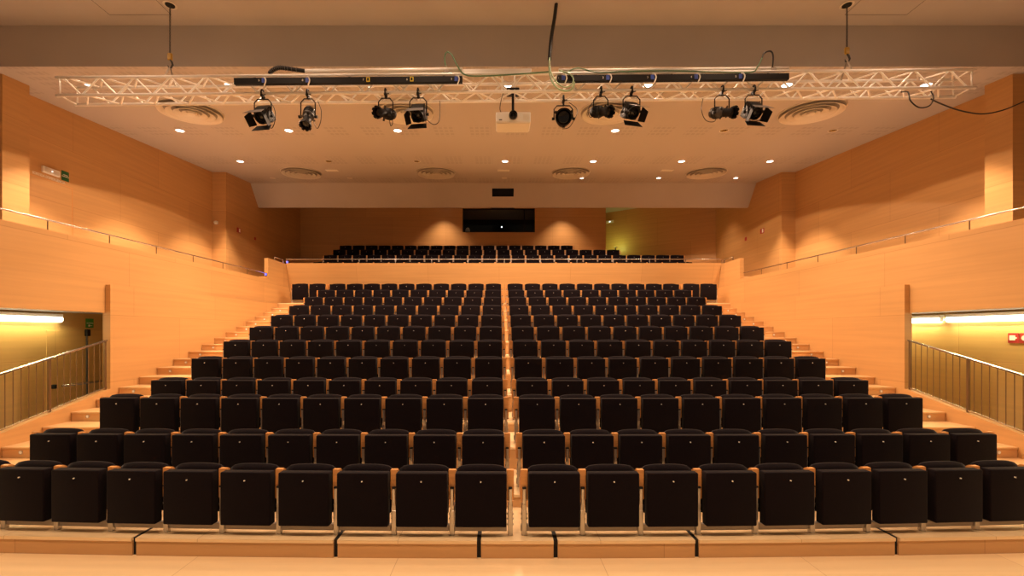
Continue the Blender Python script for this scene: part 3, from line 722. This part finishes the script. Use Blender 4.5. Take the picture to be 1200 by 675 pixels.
# hoists
for px, side in ((-5.40, 'left'), (5.71, 'right')):
    p = onT(px, A/2, A+0.03); top = H(5.386)
    t = empty('chain_hoist', (p.x, p.y, p.z)); hgt = top-p.z
    b = MB(); z = 0.42; k = 0
    while z < hgt-0.03:
        T = Matrix.Translation((0, 0, z)) @ Matrix.Rotation(PI/2*(k % 2), 4, 'Z')
        pts = [T @ Vector((0.011*math.cos(a)*1.0, 0, 0.019*math.sin(a))) for a in [2*PI*q/8 for q in range(9)]]
        b.tube(pts, 0.0045, 5, False); z += 0.028; k += 1
    b.build('chain', M['greymetal'], t)
    MB().box(-0.035, 0.035, -0.02, 0.02, 0.33, 0.44, 0.012, 2).build('hook_block', M['hook'], t)
    MB().tube([(0, 0, 0.34), (0.03, 0, 0.30), (0.045, 0, 0.25), (0.02, 0, 0.205), (-0.02, 0, 0.21), (-0.035, 0, 0.245)], [0.014, 0.016, 0.016, 0.014, 0.011, 0.006], 8).build('hook', M['greymetal'], t, smooth=True)
    MB().tube([(-A/2+0.02, 0, -0.03), (0, 0, 0.23), (A/2-0.02, 0, -0.03)], 0.013, 6).xf(Matrix.Rotation(PI/2, 4, 'Z')).build('sling', M['steel'], t)
    MB().lathe([(0.085, hgt-0.002), (0.10, hgt-0.010), (0.075, hgt-0.014), (0.07, hgt-0.004)], None, 24).build('ceiling_collar', M['disc'], t)
    MB().lathe([(0.068, hgt-0.004), (0.066, hgt-0.020)], None, 20).build('ceiling_hole', M['dark'], t)
    tag(t, f'chain with yellow hook block holding the {side} part of the truss', 'chain hoist', 'truss hoist chains')
# socket bars
def sx(px, Y=YT): return (px-585)*Y/510
for a, c, side, marks in ((275, 542, 'left', (310, 361, 432, 483, 535)), (653, 924, 'right', (660, 712, 764, 815, 867))):
    x0, x1 = sx(a, 6.92), sx(c, 6.92); xm = (x0+x1)/2
    p = onT(xm, -0.075, A-0.135)
    t = empty('socket_bar', p, (0, math.radians(-0.50), 0)); Lh = (x1-x0)/2
    MB().box(-Lh, Lh, -0.03, 0.03, -0.05, 0.05, 0.004, 1).build('trunking', M['blackpl'], t)
    for q, mx in enumerate(marks):
        xx = sx(mx, 6.92)-xm
        mt = M['yellow'] if (side == 'left' and mx in (432, 483)) else M['blue']
        MB().box(xx-0.028, xx+0.028, -0.036, -0.029, -0.035, 0.04, 0.004, 1).build('socket', mt, t)
        if mt is M['blue']: MB().tube(smooth_pts([(xx, -0.045, 0.045), (xx+0.03, -0.06, 0.03), (xx+0.05, -0.06, -0.02), (xx+0.02, -0.055, -0.10)], 4), 0.010, 6).build('plug_lead', M['white'], t, smooth=True)
        else:
            MB().box(xx-0.014, xx+0.014, -0.040, -0.036, -0.02, 0.025).build('tag_symbol', M['blackpl'], t)
        text(str(q+1) if side == 'right' else str(5-q+4), 0.045, M['cream'], 'socket_number', t, (xx-0.075, -0.031, 0.0), (PI/2, 0, 0), 0.001)
    for xx in (-Lh+0.3, 0, Lh-0.3): MB().box(xx-0.02, xx+0.02, 0.03, 0.06, -0.03, 0.09, 0.004, 1).build('bracket', M['blackmetal'], t)
    tag(t, f'black {side} socket bar with blue plugs clipped along the truss front', 'socket bar', 'socket bars')
# silver batten and cable chain on the left
def tray(xa, xb, z, y, r, lab, name='conduit_pipe', mat='alu'):
    p = onT((xa+xb)/2, y, z)
    o = MB().tube([(-(xb-xa)/2, 0, 0), ((xb-xa)/2, 0, 0)], r, 10).build(name, M[mat], smooth=True); o.location = p; o.rotation_euler = (0, math.radians(-0.5), 0)
    return tag(o, lab, 'pipe')
tray(sx(358), sx(542), A+0.075, 0.01, 0.035, 'thick silver conduit lying on the left half of the truss')
tray(sx(655), sx(925), A+0.055, 0.01, 0.024, 'slim silver conduit lying on the right half of the truss')
p = onT(sx(442), 0.13, A+0.13)
t = empty('fluorescent_batten', p, (0, math.radians(-0.5), 0))
MB().box(-0.66, 0.66, -0.04, 0.04, -0.02, 0.03, 0.006, 1).build('housing', M['alu'], t)
MB().box(-0.60, 0.60, -0.10, 0.10, -0.04, -0.021, 0.004, 1).build('reflector', M['white'], t)
MB().box(-0.5, -0.46, -0.01, 0.01, -0.10, -0.04).box(0.46, 0.5, -0.01, 0.01, -0.10, -0.04).build('bracket', M['steel'], t)
tag(t, 'silver batten resting above the left socket bar on the truss', 'batten')
p = onT(sx(600), 0.10, A+0.07)
o = MB().box(-0.9, 0.32, -0.05, 0.05, -0.02, 0.05, 0.008, 1).build('cable_trunking', M['alu']); o.location = p; o.rotation_euler = (0, math.radians(-0.5), 0)
tag(o, 'silver trunking lying on the truss above the projector', 'trunking')
# ribbed drag chain at left
pts = smooth_pts([onT(sx(316), 0.0, A+0.03), onT(sx(319), 0.0, A+0.085), onT(sx(327), 0.0, A+0.13), onT(sx(338), 0.0, A+0.115), onT(sx(357), 0.0, A+0.075)], 8)
b = MB().tube(pts, 0.030, 8)
root_pts = pts
o = b.build('drag_chain', M['blackpl'])
for i in range(4, len(root_pts)-3, 2):
    d = (root_pts[i+1]-root_pts[i-1]).normalized()
    MB().tube([root_pts[i]-d*0.006, root_pts[i]+d*0.006], 0.036, 8).build('link', M['greymetal'], o)
tag(o, 'curved black ribbed cable chain on the truss above the left socket bar', 'cable chain')

# cables
def cable(pts, r, mat, lab, k=8, name='cable'):
    o = MB().tube(smooth_pts(pts, k), r, 8).build(name, M[mat], smooth=True); return tag(o, lab, 'cable')
def PX(px, py, y): return Vector(((px-585)*y/510, y, EYE+(390-py)*y/510))
cable([PX(523, 80, 7.02), PX(521, 68, 7.02), PX(524, 61, 7.0), PX(530, 65, 6.98), PX(536, 77, 6.97), PX(546, 88, 6.96), PX(570, 89, 6.95), PX(605, 87, 6.95), PX(645, 84, 6.95)], 0.011, 'gcable', 'green cable arching up from the left conduit and lying along the truss')
cable([PX(653, -6, 7.15), PX(650, 20, 7.10), PX(646, 45, 7.05), PX(644, 70, 7.0)], [0.030]*25, 'bcable', 'thick black cable dropping from the ceiling right of the projector')
cable([PX(644, 68, 6.96), PX(644, 85, 6.93), PX(649, 99, 6.92), PX(659, 106, 6.91), PX(669, 105, 6.91), PX(673, 97, 6.92), PX(669, 88, 6.93), PX(660, 84, 6.94)], 0.014, 'lgcable', 'outer pale green cable loop hanging beside the projector')
cable([PX(643.5, 70, 6.9), PX(645.5, 84, 6.88), PX(652, 96, 6.87), PX(661, 102, 6.86), PX(669, 100, 6.86), PX(672, 93, 6.87), PX(667, 86, 6.88), PX(655, 82.5, 6.89)], 0.011, 'lgcable', 'inner pale green cable loop hanging beside the projector')
cable([PX(663, 85, 6.99), PX(675, 80, 6.99), PX(684, 81, 6.99), PX(700, 85, 6.98), PX(730, 84, 6.97), PX(780, 83, 6.96), PX(830, 84, 6.96), PX(878, 85, 6.96), PX(888, 78, 6.97), PX(893, 68, 6.98)], 0.010, 'gcable', 'dark green cable running along the right half of the truss')
cable([PX(893, 68, 6.98), PX(896, 62, 6.98), PX(903, 60, 6.98), PX(906, 66, 6.98), PX(905, 82, 7.0)], 0.012, 'bcable', 'short black cable arch over the right end of the socket bar')
cable([PX(1056, 108, 7.1), PX(1064, 108, 7.02), PX(1067, 118, 6.98), PX(1077, 126, 6.97), PX(1089, 124, 6.97), PX(1094, 115, 6.98), PX(1091, 107, 7.1)], 0.010, 'bcable', 'black cable loop hanging under the right truss end')
cable([PX(1091, 116, 7.2), PX(1102, 121.5, 7.3), PX(1125, 129.5, 7.4), PX(1150, 133.5, 7.5), PX(1172, 130, 7.6), PX(1193, 122, 7.7), PX(1216, 111, 7.8)], 0.011, 'bcable', 'black cable sagging from the right truss end to the right wall')
for px, d, side, y in ((523, 82, 'left', 7.02), (905, 80, 'right', 7.02)):
    t = empty('junction_box', PX(px, d+3, y))
    MB().box(-0.045, 0.045, -0.04, 0.04, -0.02, 0.04, 0.008, 1).build('box_body', M['beam'], t)
    MB().lathe([(0.02, 0.04), (0.016, 0.10), (0.012, 0.10)], None, 12).build('cable_gland', M['steel'], t)
    tag(t, f'small grey junction box on the {side} half of the truss', 'junction box', 'junction boxes')

# ------------------------------------------------------------------ stage lanterns
def yoke(parent, w, drop, top):
    """clamp hooked on the lower chord, stem, U-shaped yoke ending on the lantern's sides at z=0"""
    MB().tube([(-w, 0, 0), (-w, 0, drop-0.06), (-w+0.05, 0, drop), (w-0.05, 0, drop), (w, 0, drop-0.06), (w, 0, 0)], 0.010, 6).build('yoke', M['blackmetal'], parent, smooth=True)
    c = MB(); c.box(-0.014, 0.014, -0.020, 0.020, drop-0.005, top-0.04, 0.003, 1)
    c.tube(smooth_pts([(0, -0.045, top-0.05), (0, -0.05, top+0.005), (0, -0.02, top+0.042), (0, 0.03, top+0.035), (0, 0.045, top-0.01)], 4), 0.014, 6)
    c.box(-0.02, 0.02, -0.05, 0.04, top-0.07, top-0.035, 0.004, 1)
    cl = c.build('clamp', M['blackmetal'], parent)
    MB().tube([(0.014, -0.03, top-0.05), (0.06, -0.03, top-0.04)], 0.008, 6).build('wing_bolt', M['greymetal'], cl)
    for s in (-1, 1): MB().tube([(s*(w-0.01), 0, 0), (s*(w+0.035), 0, 0)], [0.02, 0.024], 10).build('knob', M['blackmetal'], parent)
def aim(yaw, pitch):
    """local -z -> beam direction; yaw about vertical (0 = to the stage), pitch down from horizontal"""
    return Matrix.Rotation(yaw, 4, 'Z') @ Matrix.Rotation(-(PI/2-pitch), 4, 'X')
def lead(parent, pts): MB().tube(smooth_pts(pts, 6), 0.006, 6).build('lead', M['bcable'], parent, smooth=True)
def profile_spot(px, py, yaw, pitch, lab, lpts=None, metal='greymetal'):
    y = 6.98; x = (px-585)*y/510; z = EYE+(390-py)*y/510; zc = onT(x, 0, 0).z
    t = empty('profile_spotlight', (x, y, z)); R = aim(yaw, pitch)
    MB().lathe([(0.03, 0.20), (0.075, 0.19), (0.085, 0.13), (0.088, 0.02), (0.07, -0.01), (0.066, -0.05)], R, 20).build('lamp_housing', M[metal], t, smooth=False)
    b = MB()
    for k in range(3): b.lathe([(0.092, 0.06+k*0.03), (0.092, 0.07+k*0.03)], R, 20, True)
    b.build('cooling_fins', M['blackmetal'], t)
    MB().lathe([(0.062, -0.05), (0.062, -0.16), (0.085, -0.17), (0.088, -0.22), (0.078, -0.22), (0.074, -0.175)], R, 20, False).build('lens_tube', M['blackmetal'], t)
    MB().lathe([(0.072, -0.185), (0.05, -0.195), (0.004, -0.20)], R, 20).build('lens', M['glass_dark'], t, smooth=True)
    b = MB()
    for k in range(4):
        Rk = R @ Matrix.Rotation(k*PI/2+0.4, 4, 'Z'); b.box(-0.018, 0.018, 0.06, 0.115, -0.035, -0.030, mat=Rk)
    b.build('shutter', M['greymetal'], t)
    b = MB()
    for k in range(8):
        Rk = R @ Matrix.Rotation(k*PI/4, 4, 'Z'); b.box(-0.02, 0.02, 0.075, 0.094, -0.235, -0.205, mat=Rk)
    b.build('colour_frame', M['blackmetal'], t)
    yoke(t, 0.115, max(0.12, zc-z-0.10), zc-z)
    if lpts: lead(t, lpts)
    return tag(t, lab, 'stage light', 'profile spotlights on the truss')
def fresnel(px, py, yaw, pitch, lab, lpts=None, open_=(0.1, 0.3, 0.10, 0.3)):
    y = 6.98; x = (px-585)*y/510; z = EYE+(390-py)*y/510; zc = onT(x, 0, 0).z
    t = empty('fresnel_spotlight', (x, y, z)); R = aim(yaw, pitch)
    b = MB().box(-0.105, 0.105, -0.11, 0.11, -0.06, 0.17, 0.03, 2, mat=R); b.build('lamp_housing', M['blackmetal'], t)
    b = MB()
    for k in range(4): b.box(-0.109, 0.109, -0.114, 0.114, 0.02+k*0.035, 0.03+k*0.035, mat=R)
    b.build('cooling_fins', M['greymetal'], t)
    MB().lathe([(0.10, -0.055), (0.10, -0.085), (0.088, -0.085), (0.085, -0.06)], R, 24, False).build('lens_ring', M['blackmetal'], t)
    MB().lathe([(0.084, -0.066), (0.066, -0.076), (0.06, -0.068), (0.045, -0.08), (0.038, -0.071), (0.003, -0.084)], R, 24).build('lens', M['glass_dark'], t)
    for k in range(4):                                       # barn doors: top, right, bottom, left
        Rk = R @ Matrix.Rotation(k*PI/2, 4, 'Z') @ Matrix.Translation((0, 0.118, -0.075)) @ Matrix.Rotation(open_[k], 4, 'X')
        w = 0.128 if k % 2 == 0 else 0.11; w2 = w+0.03 if k % 2 == 0 else w-0.03
        bm_ = MB(); bm_.prism([(-w, 0), (w, 0), (w2, -0.15), (-w2, -0.15)], 'y', 0, 0.004).xf(Rk)
        bm_.build('barn_door', M['lit_door' if k == 2 else 'blackmetal'], t)
    yoke(t, 0.135, max(0.14, zc-z-0.10), zc-z)
    if lpts: lead(t, lpts)
    return tag(t, lab, 'stage light', 'fresnel spotlights on the truss')
fresnel(308, 136, -0.15, 0.80, 'black barn-door lantern at the far left of the truss', [(0.1, 0.05, 0.25), (0.19, 0.0, 0.1), (0.20, 0, -0.05), (0.12, 0.05, -0.17), (0.0, 0.12, -0.08)])
profile_spot(361, 137, 0.05, 1.05, 'grey tubular spotlight pointing steeply down, second lantern from the left', [(0.14, 0.05, 0.27), (0.21, 0.0, 0.1), (0.20, 0, -0.08), (0.12, 0.05, -0.16), (0.02, 0.1, 0.05)])
profile_spot(452, 133, -0.42, 0.35, 'black round spotlight angled to the left, third lantern from the left', [(0.09, 0.0, -0.02), (0.10, 0.05, -0.12), (0.06, 0.08, -0.16), (0.03, 0.10, -0.03)], 'blackmetal')
fresnel(490, 134, -0.12, 0.80, 'black barn-door lantern just left of the projector, fourth from the left', [(0.12, 0.05, -0.05), (0.24, 0.0, -0.16), (0.33, 0.0, -0.12), (0.35, 0.0, 0.05), (0.34, 0.05, 0.24)])
profile_spot(704, 131, 0.55, 0.40, 'black spotlight angled to the right, second lantern right of the projector', [(-0.05, 0.05, 0.25), (-0.20, 0.0, 0.05), (-0.16, 0.05, -0.06), (-0.06, 0.1, 0.0)], 'blackmetal')
fresnel(740, 131, 0.25, 0.72, 'black barn-door lantern, third lantern right of the projector', None, (0.2, 0.5, 0.15, 0.3))
profile_spot(846, 132, 0.55, 0.38, 'grey tubular spotlight angled to the right, left of the last lantern', [(-0.28, 0.05, 0.25), (-0.33, 0.0, 0.05), (-0.26, 0, -0.12), (-0.1, 0.05, -0.12), (-0.03, 0.1, 0.0)])
fresnel(883, 131, 0.12, 0.78, 'black barn-door lantern at the far right of the row', [(0.13, 0.05, 0.2), (0.16, 0.0, -0.05), (0.08, 0.0, -0.14), (-0.05, 0.02, -0.13), (-0.10, 0.1, -0.02)])
# par can beside the projector
y = 7.24; x = (660-585)*y/510; z = EYE+(390-140)*y/510; zc = onT(x, 0, 0).z
t = empty('par_can', (x, y-0.02, z)); R = aim(-0.10, 0.20)
MB().lathe([(0.02, 0.22), (0.07, 0.20), (0.10, 0.14), (0.125, 0.0), (0.13, -0.10), (0.138, -0.10), (0.138, -0.13), (0.12, -0.13), (0.118, -0.10)], R, 28, False).build('can_body', M['blackmetal'], t, smooth=False)
MB().lathe([(0.117, -0.10), (0.08, -0.11), (0.004, -0.115)], R, 28).build('lens', M['glass_dark'], t, smooth=True)
b = MB()
for k in range(3): b.box(-0.02, 0.02, 0.13, 0.165, -0.135, -0.10, mat=R @ Matrix.Rotation(k*2*PI/3, 4, 'Z'))
b.build('colour_clip', M['blackmetal'], t)
yoke(t, 0.155, zc-z-0.12, zc-z)
lead(t, [(0.10, 0.05, 0.30), (0.24, 0.03, 0.15), (0.12, 0.05, -0.1), (0.0, 0.1, -0.12)])
tag(t, 'black round can light facing the stage, first lantern right of the projector', 'stage light')
# projector
y = 6.9; x0, x1 = (581-585)*y/510, (622-585)*y/510
t = empty('video_projector', ((x0+x1)/2, 6.92, EYE+(390-142.5)*y/510)); w = (x1-x0)/2; hb = 0.165
b = MB().box(-w, w, 0, 0.34, 0.0, hb, 0.014, 3); b.build('body', M['white'], t)
MB().box(-w+0.02, w-0.02, 0.015, 0.33, -0.010, 0.0).build('underside_panel', M['cream'], t)
RX = Matrix.Translation((0.0, 0, 0.10)) @ Matrix.Rotation(PI/2, 4, 'X')
MB().lathe([(0.076, -0.01), (0.078, 0.012), (0.066, 0.014)], RX, 28).build('lens_surround', M['disc'], t)
MB().lathe([(0.065, 0.012), (0.062, 0.06), (0.050, 0.06), (0.045, 0.03)], RX, 28, False).build('lens_barrel', M['blackpl'], t)
MB().lathe([(0.045, 0.028), (0.03, 0.042), (0.003, 0.048)], RX, 24).build('lens_glass', M['glass_dark'], t, smooth=True)
MB().box(-w+0.05, -w+0.10, -0.004, 0.0, 0.03, 0.045).build('indicator_panel', M['greymetal'], t)
b = MB()
for k in range(6): b.box(w-0.12+0.0, w-0.03, -0.003, 0.0, 0.04+k*0.016, 0.047+k*0.016)
b.build('vent', M['cream'], t)
zc = onT(t.location.x, 0, 0).z - t.location.z
MB().box(-0.02, 0.02, 0.13, 0.17, hb, zc+0.05, 0.004, 1).box(-0.10, 0.10, 0.05, 0.30, zc+0.03, zc+0.05, 0.004, 1).box(-0.09, 0.09, 0.08, 0.26, hb, hb+0.02, 0.004, 1).build('mount', M['blackmetal'], t)
lead(t, [(-0.05, 0.15, hb+0.01), (-0.18, 0.1, hb+0.03), (-0.21, 0.08, hb+0.12), (-0.16, 0.1, zc)])
tag(t, 'white video projector with a black lens hung under the middle of the truss', 'projector')
